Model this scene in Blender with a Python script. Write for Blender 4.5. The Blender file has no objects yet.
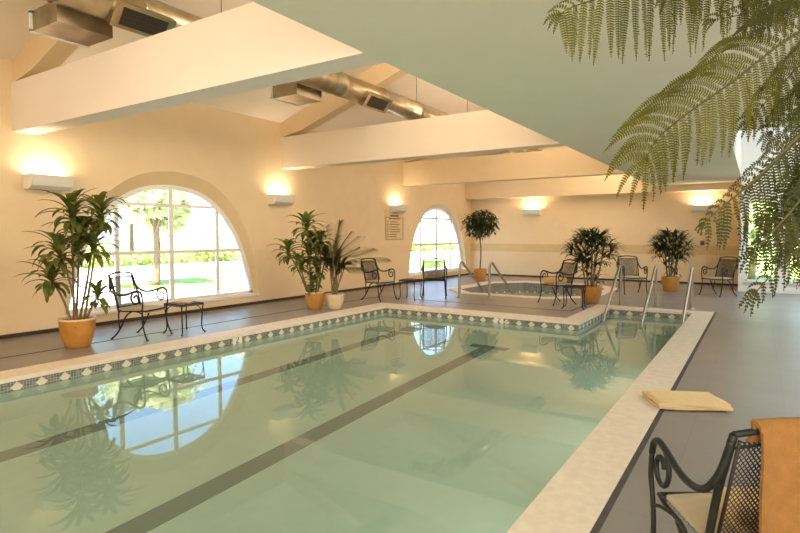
import bpy, bmesh, math, random
from mathutils import Vector, Matrix
random.seed(7)
C = bpy.context.scene.collection
PI = math.pi
# ------------------------------------------------------------------ camera
CAM = Vector((8.7713, 0.0, 1.45)); YAW = .5773; PIT = .058; FOC = 549.53
FW = Vector((-math.sin(YAW)*math.cos(PIT), math.cos(YAW)*math.cos(PIT), -math.sin(PIT)))
RT = Vector((math.cos(YAW), math.sin(YAW), 0)); UP = RT.cross(FW)
def at(u, v, t):
    """a point seen at (u, v), t metres ahead of the camera"""
    return CAM + (FW + RT*((u-400)/FOC) - UP*((v-266.5)/FOC))*t
cd = bpy.data.cameras.new('camera'); cam = bpy.data.objects.new('camera', cd); C.objects.link(cam)
cd.sensor_width = 36; cd.lens = 36*FOC/800; cd.clip_start = .05; cd.clip_end = 500
m = Matrix((RT, UP, -FW)).transposed().to_4x4(); m.translation = CAM; cam.matrix_world = m
bpy.context.scene.camera = cam

# ------------------------------------------------------------------ materials
def mat(name, col, rough=.6, metal=0., spec=.5, noise=0., nscale=8., bump=0., bscale=60., emit=None, coat=0., sub=0., col2=None, trans=0.):
    M = bpy.data.materials.new(name); M.use_nodes = True
    nt = M.node_tree; N = nt.nodes; Lk = nt.links; b = N['Principled BSDF']
    b.inputs['Base Color'].default_value = (*col, 1); b.inputs['Roughness'].default_value = rough
    b.inputs['Metallic'].default_value = metal; b.inputs['Specular IOR Level'].default_value = spec
    b.inputs['Coat Weight'].default_value = coat
    if noise or bump or col2:
        tc = N.new('ShaderNodeTexCoord')
    if noise or col2:
        n = N.new('ShaderNodeTexNoise'); n.inputs['Scale'].default_value = nscale; n.inputs['Detail'].default_value = 5
        Lk.new(tc.outputs['Object'], n.inputs['Vector'])
        r = N.new('ShaderNodeValToRGB'); r.color_ramp.elements[0].position = .3; r.color_ramp.elements[1].position = .7
        c2 = col2 or tuple(min(1, c*(1+noise)) for c in col); c1 = col if col2 else tuple(c*(1-noise) for c in col)
        r.color_ramp.elements[0].color = (*c1, 1); r.color_ramp.elements[1].color = (*c2, 1)
        Lk.new(n.outputs['Fac'], r.inputs['Fac']); Lk.new(r.outputs['Color'], b.inputs['Base Color'])
    if bump:
        n2 = N.new('ShaderNodeTexNoise'); n2.inputs['Scale'].default_value = bscale; Lk.new(tc.outputs['Object'], n2.inputs['Vector'])
        bp = N.new('ShaderNodeBump'); bp.inputs['Strength'].default_value = bump; bp.inputs['Distance'].default_value = .01
        Lk.new(n2.outputs['Fac'], bp.inputs['Height']); Lk.new(bp.outputs['Normal'], b.inputs['Normal'])
    if emit:
        b.inputs['Emission Color'].default_value = (*emit[:3], 1); b.inputs['Emission Strength'].default_value = emit[3]
    return M
def leafmat(name, col, col2, tl=.35, nscale=6, rough=.45):
    M = mat(name, col, rough, nscale=nscale, col2=col2)
    nt = M.node_tree; N = nt.nodes; Lk = nt.links; b = N['Principled BSDF']; out = N['Material Output']
    t = N.new('ShaderNodeBsdfTranslucent'); mx = N.new('ShaderNodeMixShader'); mx.inputs[0].default_value = tl
    src = b.inputs['Base Color'].links[0].from_socket
    Lk.new(src, t.inputs['Color']); Lk.new(b.outputs[0], mx.inputs[1]); Lk.new(t.outputs[0], mx.inputs[2]); Lk.new(mx.outputs[0], out.inputs[0])
    return M
WALL = mat('wall_paint', (.83, .655, .41), .8, noise=.02, nscale=3, bump=.05, bscale=90)
REVEAL = mat('reveal_paint', (.78, .60, .34), .8, noise=.02)  # darker than the wall: the weaker light in the recess is painted in
REVEAL2 = mat('pale_reveal_paint', (.86, .76, .58), .8, noise=.02)  # paler copy: daylight on the far window's reveal put into the colour
BAND = mat('band_paint', (.70, .52, .27), .7, noise=.03)
CEIL = mat('ceiling_paint', (.88, .79, .67), .85, noise=.015, nscale=2)
SOFF = mat('soffit_paint', (.84, .81, .65), .85, noise=.015, nscale=2)
WHITE = mat('white_paint', (.86, .84, .78), .5, noise=.02)
BASEB = mat('dark_baseboard', (.045, .03, .022), .6, noise=.2)
JOINT = mat('dark_joint', (.07, .06, .055), .7, noise=.2)
COPING = mat('coping_stone', (.78, .69, .57), .55, noise=.07, nscale=14, bump=.1, bscale=40)
BASIN = mat('pool_plaster', (.70, .82, .72), .7, noise=.03)
LANE = mat('lane_tile', (.05, .075, .065), .5, noise=.3, nscale=9)
METAL = mat('brushed_steel', (.40, .35, .28), .36, 1., noise=.05)
GALV = mat('galvanised_duct', (.46, .39, .27), .32, 1., noise=.22, nscale=5)
GALV2 = mat('galvanised_boot', (.40, .34, .25), .4, 1., noise=.25, nscale=4)
GRILL = mat('dark_grille', (.03, .025, .02), .5, noise=.2)
MESHM = mat('brown_mesh', (.05, .038, .026), .5, .2, noise=.2)
IRON = mat('dark_iron', (.016, .017, .014), .5, .2, noise=.25, nscale=30)
PAD = mat('beige_pad', (.52, .44, .31), .9, noise=.06, bump=.2, bscale=200)
TOWEL = mat('tan_towel', (.40, .19, .05), .95, noise=.10, nscale=25, bump=.9, bscale=260)
TOWEL2 = mat('apricot_towel', (.80, .52, .24), .95, noise=.06, nscale=25, bump=.7, bscale=240)
TOWEL3 = mat('pale_towel', (.88, .66, .36), .95, noise=.05, nscale=25, bump=.7, bscale=240)
TERRA = mat('orange_glaze', (.56, .25, .045), .3, noise=.12, nscale=9, coat=.3)
CREAMPOT = mat('cream_glaze', (.74, .58, .36), .4, noise=.08, coat=.2)
SOIL = mat('soil', (.05, .03, .018), .95, noise=.4, nscale=40, bump=.6)
MOTIF = mat('motif_paint', (.045, .03, .018), .5, noise=.3)
RIM = mat('pot_rim', (.80, .62, .38), .4, noise=.06)
CANE = mat('cane_bark', (.25, .17, .08), .8, noise=.25, nscale=30)
LEAF1 = leafmat('corn_plant_leaf', (.06, .10, .018), (.27, .28, .05))
LEAF2 = leafmat('dark_leaf', (.018, .04, .012), (.075, .10, .025), nscale=9)
LEAF3 = leafmat('palm_leaf', (.03, .055, .012), (.13, .15, .035), nscale=9)
FERN = leafmat('fern_leaf', (.055, .064, .005), (.20, .18, .014), .45, 3, .6)
FERN2 = leafmat('fern_leaf_dark', (.034, .042, .004), (.125, .12, .010), .4, 3, .6)
FERNST = mat('fern_stem', (.10, .085, .022), .6, noise=.2)
BARK = mat('bark', (.16, .11, .07), .9, noise=.3, nscale=12)
TREE = leafmat('tree_leaf', (.28, .34, .14), (.52, .56, .30), .4, 3)
TREE2 = leafmat('tree_leaf_light', (.42, .47, .22), (.66, .68, .42), .4, 3)
HEDGE = leafmat('hedge_leaf', (.16, .22, .05), (.40, .44, .13), .3, 5)
LAWN = mat('lawn', (.22, .34, .07), .9, noise=.3, nscale=2.5)
PAVE = mat('pavement', (.62, .59, .55), .9, noise=.06, nscale=1.5)
SIGN = mat('sign_panel', (.74, .58, .34), .5, noise=.03)
SIGNTX = mat('sign_ink', (.20, .13, .06), .6, noise=.2)
SCONCE = mat('sconce_enamel', (.74, .72, .63), .5, noise=.02)
SCWHITE = mat('sconce_white', (.88, .85, .78), .5, noise=.02)
BULB = mat('lit_tube', (1, .9, .7), .5, emit=(1, .80, .52, 9), noise=.01)
WHTILE = mat('white_tile', (.86, .82, .70), .3, noise=.03)
BLACK = mat('black_ink', (.02, .02, .02), .5, noise=.1)
BOXBR = mat('brown_box', (.20, .11, .05), .5, noise=.1)

def deck_mat():
    M = mat('deck_tiles', (.2, .2, .2), .34, spec=.5); nt = M.node_tree; N = nt.nodes; Lk = nt.links; b = N['Principled BSDF']
    tc = N.new('ShaderNodeTexCoord'); br = N.new('ShaderNodeTexBrick')
    br.offset = 0; br.inputs['Scale'].default_value = 1; br.inputs['Brick Width'].default_value = .6; br.inputs['Row Height'].default_value = .6
    br.inputs['Mortar Size'].default_value = .006; br.inputs['Mortar Smooth'].default_value = .3
    br.inputs['Color1'].default_value = (.315, .295, .275, 1); br.inputs['Color2'].default_value = (.305, .285, .265, 1); br.inputs['Mortar'].default_value = (.285, .267, .248, 1)
    Lk.new(tc.outputs['Object'], br.inputs['Vector'])
    n = N.new('ShaderNodeTexNoise'); n.inputs['Scale'].default_value = 1.3; n.inputs['Detail'].default_value = 6; Lk.new(tc.outputs['Object'], n.inputs['Vector'])
    mx = N.new('ShaderNodeMix'); mx.data_type = 'RGBA'; mx.blend_type = 'MULTIPLY'; mx.inputs[0].default_value = .35
    Lk.new(br.outputs['Color'], mx.inputs[6]); Lk.new(n.outputs['Color'], mx.inputs[7])
    hs = N.new('ShaderNodeRGBToBW'); Lk.new(n.outputs['Color'], hs.inputs[0]); Lk.new(hs.outputs[0], mx.inputs[7])
    Lk.new(mx.outputs[2], b.inputs['Base Color'])
    mr = N.new('ShaderNodeMapRange'); mr.inputs['To Min'].default_value = .26; mr.inputs['To Max'].default_value = .46
    Lk.new(n.outputs['Fac'], mr.inputs['Value']); Lk.new(mr.outputs[0], b.inputs['Roughness'])
    return M
DECK = deck_mat()

def band_mat():
    """glazed waterline band: mottled slate tiles with a row of cream diamonds, in metres along the UV"""
    M = mat('waterline_tile', (.1, .1, .1), .25, coat=.2); nt = M.node_tree; N = nt.nodes; Lk = nt.links; b = N['Principled BSDF']
    uv = N.new('ShaderNodeUVMap'); sp = N.new('ShaderNodeSeparateXYZ'); Lk.new(uv.outputs[0], sp.inputs[0])
    def ma(op, a, c=None):
        x = N.new('ShaderNodeMath'); x.operation = op
        for i, s in enumerate((a, c)):
            if s is None: continue
            if isinstance(s, (int, float)): x.inputs[i].default_value = s
            else: Lk.new(s, x.inputs[i])
        return x.outputs[0]
    P = .232
    u = ma('MULTIPLY', ma('SUBTRACT', ma('FRACT', ma('DIVIDE', sp.outputs[0], P)), .5), P)
    d = ma('ADD', ma('ABSOLUTE', u), ma('ABSOLUTE', ma('SUBTRACT', sp.outputs[1], .075)))
    dia = ma('LESS_THAN', d, .058)
    br = N.new('ShaderNodeTexBrick'); br.offset = 0; br.inputs['Scale'].default_value = 1; br.inputs['Brick Width'].default_value = .029; br.inputs['Row Height'].default_value = .029
    br.inputs['Mortar Size'].default_value = .002; br.inputs['Color1'].default_value = (.09, .12, .13, 1); br.inputs['Color2'].default_value = (.26, .24, .19, 1); br.inputs['Mortar'].default_value = (.42, .40, .34, 1)
    Lk.new(uv.outputs[0], br.inputs['Vector'])
    mx = N.new('ShaderNodeMix'); mx.data_type = 'RGBA'; Lk.new(dia, mx.inputs[0]); Lk.new(br.outputs['Color'], mx.inputs[6]); mx.inputs[7].default_value = (.72, .68, .52, 1)
    Lk.new(mx.outputs[2], b.inputs['Base Color'])
    return M
BANDT = band_mat()

def water_mat(name, body, tint, milk):
    M = bpy.data.materials.new(name); M.use_nodes = True; nt = M.node_tree; N = nt.nodes; Lk = nt.links
    N.remove(N['Principled BSDF']); out = N['Material Output']
    tc = N.new('ShaderNodeTexCoord'); n = N.new('ShaderNodeTexNoise'); n.inputs['Scale'].default_value = 1.6; n.inputs['Detail'].default_value = 1
    Lk.new(tc.outputs['Object'], n.inputs['Vector'])
    bp = N.new('ShaderNodeBump'); bp.inputs['Strength'].default_value = .02; bp.inputs['Distance'].default_value = .02; Lk.new(n.outputs['Fac'], bp.inputs['Height'])
    fr = N.new('ShaderNodeFresnel'); fr.inputs['IOR'].default_value = 1.34
    gl = N.new('ShaderNodeBsdfGlossy'); gl.inputs['Roughness'].default_value = .012; gl.inputs['Color'].default_value = (.97, 1, .96, 1)
    rf = N.new('ShaderNodeBsdfRefraction'); rf.inputs['IOR'].default_value = 1.33; rf.inputs['Roughness'].default_value = 0; rf.inputs['Color'].default_value = (*tint, 1)
    df = N.new('ShaderNodeBsdfDiffuse'); df.inputs['Color'].default_value = (*body, 1)
    m1 = N.new('ShaderNodeMixShader'); m1.inputs[0].default_value = milk
    m2 = N.new('ShaderNodeMixShader')
    for s in (gl, fr): Lk.new(bp.outputs[0], s.inputs['Normal'])
    Lk.new(rf.outputs[0], m1.inputs[1]); Lk.new(df.outputs[0], m1.inputs[2]); Lk.new(fr.outputs[0], m2.inputs[0])
    Lk.new(m1.outputs[0], m2.inputs[1]); Lk.new(gl.outputs[0], m2.inputs[2]); Lk.new(m2.outputs[0], out.inputs[0])
    return M
WATER = water_mat('pool_water', (.35, .47, .40), (.88, .98, .94), .32)
SPAW = water_mat('spa_water', (.52, .62, .62), (.88, .97, .96), .5)
def glass_mat():
    M = bpy.data.materials.new('window_glass'); M.use_nodes = True; nt = M.node_tree; N = nt.nodes; Lk = nt.links
    N.remove(N['Principled BSDF']); out = N['Material Output']
    fr = N.new('ShaderNodeFresnel'); fr.inputs['IOR'].default_value = 1.3
    gl = N.new('ShaderNodeBsdfGlossy'); gl.inputs['Roughness'].default_value = .01
    tr = N.new('ShaderNodeBsdfTransparent'); tr.inputs['Color'].default_value = (.96, .97, .96, 1); mx = N.new('ShaderNodeMixShader')
    Lk.new(fr.outputs[0], mx.inputs[0]); Lk.new(tr.outputs[0], mx.inputs[1]); Lk.new(gl.outputs[0], mx.inputs[2]); Lk.new(mx.outputs[0], out.inputs[0])
    return M
GLASS = glass_mat()

# ------------------------------------------------------------------ mesh helpers
def catmull(pts, k=5, closed=False):
    pts = [Vector(p) for p in pts]; n = len(pts); out = []
    if n < 3: return pts
    rng = range(n if closed else n-1)
    for i in rng:
        if closed: p0, p1, p2, p3 = pts[(i-1) % n], pts[i], pts[(i+1) % n], pts[(i+2) % n]
        else: p0, p1, p2, p3 = pts[max(i-1, 0)], pts[i], pts[i+1], pts[min(i+2, n-1)]
        for j in range(k):
            t = j/k
            out.append(.5*((2*p1)+(p2-p0)*t+(2*p0-5*p1+4*p2-p3)*t*t+(3*p1-p0-3*p2+p3)*t**3))
    if not closed: out.append(pts[-1])
    return out
class MB:
    def __init__(s): s.v = []; s.f = []; s.uv = {}; s.sm = set()
    def add(s, vs, fs, smooth=False):
        o = len(s.v); s.v += [tuple(v) for v in vs]
        for f in fs:
            if smooth: s.sm.add(len(s.f))
            s.f.append(tuple(o+i for i in f))
    def box(s, a, b, M=None):
        x0, y0, z0 = a; x1, y1, z1 = b
        vs = [Vector(p) for p in ((x0,y0,z0),(x1,y0,z0),(x1,y1,z0),(x0,y1,z0),(x0,y0,z1),(x1,y0,z1),(x1,y1,z1),(x0,y1,z1))]
        if M is not None: vs = [M @ v for v in vs]
        s.add(vs, [(0,3,2,1),(4,5,6,7),(0,1,5,4),(1,2,6,5),(2,3,7,6),(3,0,4,7)])
    def rbox(s, a, b, r=.01, seg=2, M=None):
        bm = bmesh.new(); bmesh.ops.create_cube(bm, size=1)
        a = Vector(a); b = Vector(b)
        for v in bm.verts: v.co = Vector([a[i]+(v.co[i]+.5)*(b[i]-a[i]) for i in range(3)])
        bmesh.ops.bevel(bm, geom=list(bm.edges), offset=r, segments=seg, affect='EDGES', profile=.5)
        bm.verts.index_update()
        s.add([(M @ v.co if M is not None else v.co.copy()) for v in bm.verts], [[v.index for v in f.verts] for f in bm.faces], True); bm.free()
    def tube(s, pts, r, n=8, smooth=5, closed=False, caps=True):
        P = catmull(pts, smooth, closed) if smooth > 1 else [Vector(p) for p in pts]
        k = len(P); R = r if callable(r) else (lambda t: r)
        T = [((P[(i+1) % k] if closed or i+1 < k else P[i]) - (P[i-1] if closed or i > 0 else P[i])).normalized() for i in range(k)]
        a = Vector((0,0,1)) if abs(T[0].z) < .9 else Vector((1,0,0)); nrm = (a - T[0]*a.dot(T[0])).normalized()
        vs = []
        for i in range(k):
            nrm = (nrm - T[i]*nrm.dot(T[i])); nrm = nrm.normalized() if nrm.length > 1e-6 else T[i].orthogonal().normalized()
            bn = T[i].cross(nrm); rr = R(i/max(1, k-1))
            for j in range(n):
                an = 2*PI*j/n; vs.append(P[i]+(nrm*math.cos(an)+bn*math.sin(an))*rr)
        fs = [(i*n+j, i*n+(j+1) % n, ((i+1) % k)*n+(j+1) % n, ((i+1) % k)*n+j) for i in range(k if closed else k-1) for j in range(n)]
        if caps and not closed: fs += [tuple(range(n-1, -1, -1)), tuple((k-1)*n+j for j in range(n))]
        s.add(vs, fs, True)
    def lathe(s, prof, n=32, c=(0,0,0), cap=False):
        vs = [(c[0]+r*math.cos(2*PI*j/n), c[1]+r*math.sin(2*PI*j/n), c[2]+z) for r, z in prof for j in range(n)]
        fs = [(i*n+j, i*n+(j+1) % n, (i+1)*n+(j+1) % n, (i+1)*n+j) for i in range(len(prof)-1) for j in range(n)]
        if cap: fs += [tuple(range(n-1, -1, -1)), tuple((len(prof)-1)*n+j for j in range(n))]
        s.add(vs, fs, True)
    def prism(s, poly, axis, a, b):
        """extrude a closed 2-D polygon along axis ('x','y','z') from a to b"""
        def P(p, h): return {'x': (h, p[0], p[1]), 'y': (p[0], h, p[1]), 'z': (p[0], p[1], h)}[axis]
        n = len(poly); s.add([P(p, a) for p in poly]+[P(p, b) for p in poly],
            [tuple(range(n-1, -1, -1)), tuple(range(n, 2*n))]+[(i, (i+1) % n, n+(i+1) % n, n+i) for i in range(n)])
    def quad(s, a, b, c, d): s.add([a, b, c, d], [(0,1,2,3)])
    def strip(s, L):
        """sheet through rows of points"""
        w = len(L[0]); s.add([p for row in L for p in row], [(i*w+j, i*w+j+1, (i+1)*w+j+1, (i+1)*w+j) for i in range(len(L)-1) for j in range(w-1)], True)
    def build(s, name, M, parent=None, uvs=None, keep=False):
        me = bpy.data.meshes.new(name); me.from_pydata(s.v, [], s.f); me.materials.append(M)
        for i in s.sm: me.polygons[i].use_smooth = True
        if uvs:
            l = me.uv_layers.new(name='UVMap')
            for p in me.polygons:
                for li, vi in zip(p.loop_indices, p.vertices): l.data[li].uv = uvs[vi]
        bm = bmesh.new(); bm.from_mesh(me)
        if not uvs and not keep: bmesh.ops.recalc_face_normals(bm, faces=bm.faces)
        bm.to_mesh(me); bm.free(); me.update()
        o = bpy.data.objects.new(name, me); C.objects.link(o)
        if parent is not None: o.parent = parent
        return o
def thing(name, label, cat, loc=(0,0,0), rz=0., group=None):
    o = bpy.data.objects.new(name, None); C.objects.link(o); o.location = loc; o.rotation_euler = (0,0,rz); o.empty_display_size = .1
    o['label'] = label; o['category'] = cat
    if group: o['group'] = group
    return o
def tag(o, label, cat, group=None):
    o['label'] = label; o['category'] = cat
    if group: o['group'] = group
    return o
def struct(o, label=None, cat=None):
    o['kind'] = 'structure'
    if label: o['label'] = label
    if cat: o['category'] = cat
    return o
def dup(root, label, loc, rz, group=None):
    r = root.copy(); C.objects.link(r); r.scale = (1,1,1); r.location = loc; r.rotation_euler = (0,0,rz); r['label'] = label
    if group: r['group'] = group
    for ch in list(root.children):
        c = ch.copy(); C.objects.link(c); c.parent = r
        for g in list(ch.children):
            d = g.copy(); C.objects.link(d); d.parent = c
    return r

# ------------------------------------------------------------------ dimensions (metres)
ZS = 2.884; ZB = 3.555; XS = 6.113                      # soffit, beam top, soffit edge
B1, B2, B3 = 3.557, 8.697, 13.65; BT = .30              # beams
YF = 18.18; YN = -3.6; XR = 11.6; ZW = 3.87; SL = .325  # far wall, near wall, right wall, left wall head, roof pitch
PX0, PX1, PY0, PY1 = 2.48, 7.82, -1.8, 9.12             # pool, inner
AX0, AY1 = 6.33, 11.42                                  # alcove, inner
WZ = -.13; PB = -1.15
XW = 8.37; YWW = 16.5                                   # glazed wall
SPA = [(2.1,13.1),(2.8,12.4),(4.7,12.4),(5.4,13.1),(5.4,15.4),(4.7,16.1),(2.8,16.1),(2.1,15.4)]
def off(poly, d):
    cx = sum(p[0] for p in poly)/len(poly); cy = sum(p[1] for p in poly)/len(poly); out = []; n = len(poly)
    for i in range(n):
        a, b, c = Vector(poly[i-1]), Vector(poly[i]), Vector(poly[(i+1) % n])
        n1 = Vector(((b-a).y, -(b-a).x)).normalized(); n2 = Vector(((c-b).y, -(c-b).x)).normalized()
        k = (n1+n2); k = k/(k.length_squared/2); out.append(tuple(b+k*d))
    return out

# ------------------------------------------------------------------ floor
OX0, OY1, OX1, OXA, OYA = 2.13, 9.48, 8.13, 6.03, 11.71   # outer edges of the coping
SPO = off(SPA, .3)
f = MB()
def frect(x0, y0, x1, y1, z=0.): f.quad((x0,y0,z),(x1,y0,z),(x1,y1,z),(x0,y1,z))
frect(0, YN, OX0, OY1); frect(OX0, YN, OX1, PY0-.35); frect(OX1, YN, XR, 11.0); frect(OX1, 11.0, XR, OYA)
sy0 = 12.1; sy1 = 16.4; sx0 = 1.8; sx1 = 5.7
frect(0, OY1, OXA, OYA); frect(0, OYA, XR, sy0); frect(0, sy0, sx0, sy1); frect(sx1, sy0, XR, sy1); frect(0, sy1, XR, YF)
# deck around the octagonal tub: ring between its bounding square and the tub edge
sq = [(sx0,sy0),(sx1,sy0),(sx1,sy1),(sx0,sy1)]
o8 = SPO
for tri in (((sx0,sy0),o8[0],o8[1]), ((sx1,sy0),o8[2],o8[3]), ((sx1,sy1),o8[4],o8[5]), ((sx0,sy1),o8[6],o8[7])):
    f.add([(*p, 0) for p in tri], [(0,1,2)])
floor = struct(f.build('floor', DECK))
# dark drain slots set in the deck
j = MB(); w = .012
for a, b in (((1.365-w,YN,.0),(1.365+w,10.45+w,.003)), ((1.365,10.45-w,0),(5.83,10.45+w,.003)), ((5.83-w,10.45,0),(5.83+w,12.05,.003))): j.box(a, b)
struct(j.build('floor_drain_slot', JOINT))
j = MB(); j.box((OX1,YN,0),(OX1+.035,OYA+.03,.004)); struct(j.build('floor_edge_slot', JOINT))

# ------------------------------------------------------------------ the pool
pool = thing('swimming_pool', 'large swimming pool of milky green water with cream coping and diamond tile band', 'swimming pool')
ring = [(PX0,PY0),(PX1,PY0),(PX1,AY1),(AX0,AY1),(AX0,PY1),(PX0,PY1)]
b = MB()
for i in range(6):
    p, q = ring[i], ring[(i+1) % 6]; b.quad((*p,PB),(*q,PB),(*q,-.26),(*p,-.26))
b.quad((PX0,PY0,PB),(PX1,PY0,PB),(PX1,PY1,PB),(PX0,PY1,PB)); b.quad((AX0,PY1,PB),(PX1,PY1,PB),(PX1,AY1,PB),(AX0,AY1,PB))
b.build('basin', BASIN, pool)
st = MB()
for k in range(3): st.box((AX0, AY1-.35*(k+1), PB), (PX1, AY1-.35*k, -.32-.27*k))
st.build('entry_steps', BASIN, pool)
def band(ringp, z0, z1, parent, inset=.0, name='tile_band'):
    mb = MB(); uvs = []; u = 0
    for i in range(len(ringp)):
        p, q = Vector((*ringp[i],0)), Vector((*ringp[(i+1) % len(ringp)],0)); L = (q-p).length
        mb.quad((p.x,p.y,z0),(q.x,q.y,z0),(q.x,q.y,z1),(p.x,p.y,z1)); n = max(1, round(L/.232))*.232
        uvs += [(0,0),(n,0),(n,z1-z0),(0,z1-z0)]
    return mb.build(name, BANDT, parent, uvs)
band(ring, -.26+.085, -.015, pool)
b = MB()
for i in range(6):
    p, q = ring[i], ring[(i+1) % 6]; b.quad((*p,-.26),(*q,-.26),(*q,-.175),(*p,-.175))
b.build('wall_strip', BASIN, pool)
def slab(mb, x0, y0, x1, y1, z0=-.035, z1=.012, lip=.0): mb.box((x0,y0,z0),(x1,y1,z1))
c = MB(); lp = .025
n = 24
def row(x0, y0, x1, y1, k, ax):
    for i in range(k):
        if ax == 'y': a, d = y0+(y1-y0)*i/k, y0+(y1-y0)*(i+1)/k; slab(c, x0, a, x1, d)
        else: a, d = x0+(x1-x0)*i/k, x0+(x1-x0)*(i+1)/k; slab(c, a, y0, d, y1)
row(OX0, PY0-.35, PX0+lp, PY1, 18, 'y'); row(OX0, PY1-lp, OXA, OY1, 6, 'x'); row(OXA, PY1-lp, AX0+lp, AY1, 4, 'y')
row(OXA, AY1-lp, PX1-lp, OYA, 3, 'x'); row(PX1-lp, PY0-.35, OX1, OYA, 22, 'y'); row(PX0+lp, PY0-.35, PX1-lp, PY0+lp, 8, 'x')
c.build('coping', COPING, pool)
for x, y0, y1 in ((3.33, -1., 8.2), (5.2, -1., 8.0)):
    b = MB(); b.box((x-.11, y0, PB), (x+.11, y1, PB+.004)); b.box((x-.32, y1, PB), (x+.32, y1+.2, PB+.004)); b.build('lane_marking', LANE, pool)
b = MB(); b.quad((PX0,PY0,WZ),(PX1,PY0,WZ),(PX1,PY1,WZ),(PX0,PY1,WZ)); b.quad((AX0,PY1,WZ),(PX1,PY1,WZ),(PX1,AY1,WZ),(AX0,AY1,WZ))
b.build('water', WATER, pool, None, True)
def digit(mb, M, s):
    """the figure 2 as a bent stroke"""
    pts = [(-.35,.55),(-.2,.85),(.1,.95),(.38,.75),(.36,.42),(.05,.05),(-.3,-.5),(-.38,-.7)]
    P = catmull([(x,y,0) for x,y in pts], 4); w = .135
    P2 = [Vector((-.42,-.72,0)), Vector((.45,-.72,0))]
    for path in (P, P2):
        for i in range(len(path)-1):
            a, d = path[i], path[i+1]; t = (d-a).normalized(); nn = Vector((-t.y,t.x,0))*w; e = t*.05
            mb.quad(*[M @ (Vector(p)*s) for p in (a-nn-e, d-nn+e, d+nn+e, a+nn-e)])
for loc, rz in (((PX0+.004, 5.33, -.085), PI/2), ((4.94, PY1-.004, -.085), 0)):
    M = Matrix.Translation(loc) @ Matrix.Rotation(rz, 4, 'Z') @ Matrix.Rotation(PI/2, 4, 'X')
    b = MB(); b.box((-.085,-.085,-.003),(.085,.085,.003), M); o = b.build('depth_tile', WHTILE, pool)
    b = MB(); digit(b, M @ Matrix.Translation((0,.004,.0045)), .052); b.build('numeral', BLACK, o)

# ------------------------------------------------------------------ hot tub
tub = thing('hot_tub', 'octagonal sunken hot tub with diamond tile band, in the deck before the far wall', 'hot tub')
b = MB(); n = len(SPA)
for i in range(n):
    p, q = SPA[i], SPA[(i+1) % n]; b.quad((*p,-1.),(*q,-1.),(*q,-.4),(*p,-.4))
b.add([(*p,-1.) for p in SPA], [tuple(range(n))]); b.build('basin', BASIN, tub)
band(SPA, -.4, -.02, tub)
b = MB()
for i in range(n):
    p, q, P, Q = SPA[i], SPA[(i+1) % n], SPO[i], SPO[(i+1) % n]; zt = .014
    b.add([(*p,-.02),(*q,-.02),(*Q,-.02),(*P,-.02),(*p,zt),(*q,zt),(*Q,zt),(*P,zt)], [(0,3,2,1),(4,5,6,7),(0,1,5,4),(2,3,7,6)])
b.build('coping', COPING, tub)
b = MB(); b.add([(*p,-.30) for p in SPA], [tuple(range(n))]); b.build('water', SPAW, tub, None, True)

# ------------------------------------------------------------------ handrails
def rail(x, y0, ytop, yend, zend, label, grp):
    t = thing('handrail', label, 'handrail', (x, y0, 0), 0, grp)
    s = 1 if yend > y0 else -1; d = abs(yend-y0)
    pts = [(0,0,0),(0,0,.30),(0,0,.60),(0,s*.015,.72),(0,s*.07,.80),(0,s*.16,.80),(0,s*.26,.73)]
    e = Vector((0, s*d, zend)); a = Vector(pts[-1])
    pts += [tuple(a.lerp(e, k)) for k in (.35,.7,1.)]
    mb = MB(); mb.tube(pts, .026, 12, 6); mb.build('rail_tube', METAL, t)
    mb = MB(); mb.lathe([(.022,.03),(.05,.018),(.055,0)], 16); mb.build('floor_flange', METAL, t)
    return t
rail(6.41, 12.0, 0, 10.35, -.25, 'leftmost of the three steel handrails at the pool entry steps', 'pool step handrails')
rail(7.08, 12.0, 0, 10.25, -.25, 'middle of the three steel handrails at the pool entry steps', 'pool step handrails')
rail(7.72, 12.0, 0, 10.25, -.25, 'rightmost of the three steel handrails, next to the long white coping', 'pool step handrails')
rail(3.02, 11.35, 0, 12.95, -.15, 'left steel handrail of the hot tub, before the far arched window', 'hot tub handrails')
rail(3.72, 11.45, 0, 12.95, -.05, 'right steel handrail of the hot tub, before the plain far wall', 'hot tub handrails')

# ------------------------------------------------------------------ left wall with two arched windows
OUT = [(0,2.575),(.38,2.535),(.72,2.44),(1.0,2.29),(1.24,2.09),(1.47,1.80),(1.65,1.47),(1.79,1.05),(1.87,.66),(1.925,.20)]
INN = [(0,2.345),(.37,2.31),(.70,2.215),(1.0,2.04),(1.24,1.81),(1.46,1.52),(1.63,1.20),(1.75,.86),(1.85,.53),(1.905,.23)]
OUT2 = [(a, .35*z+.65*zi+.02) for (a, z), (_, zi) in zip(OUT, INN)]
def arch(prof, yc, k=4, sc=1., drop=0.):
    P = catmull([(a,b,0) for a,b in prof], k); R = [(p.x*sc, p.y-drop) for p in P]
    return [(yc-a, z) for a, z in reversed(R)] + [(yc+a, z) for a, z in R[1:]]      # from low left over the top to low right
WC = (6.09, 15.88); GX = -.13; OU = {6.09: OUT, 15.88: OUT2}
wl = MB(); x = 0.
cuts = [YN, WC[0]-1.925, WC[0]+1.925, WC[1]-1.925, WC[1]+1.925, YF]
for a, b2 in ((cuts[0],cuts[1]),(cuts[2],cuts[3]),(cuts[4],cuts[5])): wl.quad((x,a,0),(x,b2,0),(x,b2,ZW+.3),(x,a,ZW+.3))
for yc in WC:
    A = arch(OU[yc], yc); wl.quad((x,A[0][0],0),(x,A[-1][0],0),(x,A[-1][0],A[-1][1]),(x,A[0][0],A[0][1]))
    wl.add([(x,y,z) for y,z in A]+[(x,y,ZW+.3) for y,z in A], [(i,i+1,len(A)+i+1,len(A)+i) for i in range(len(A)-1)])
struct(wl.build('wall_left', WALL))
wl = MB()   # outer leaf of the wall
x = -.30
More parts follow.
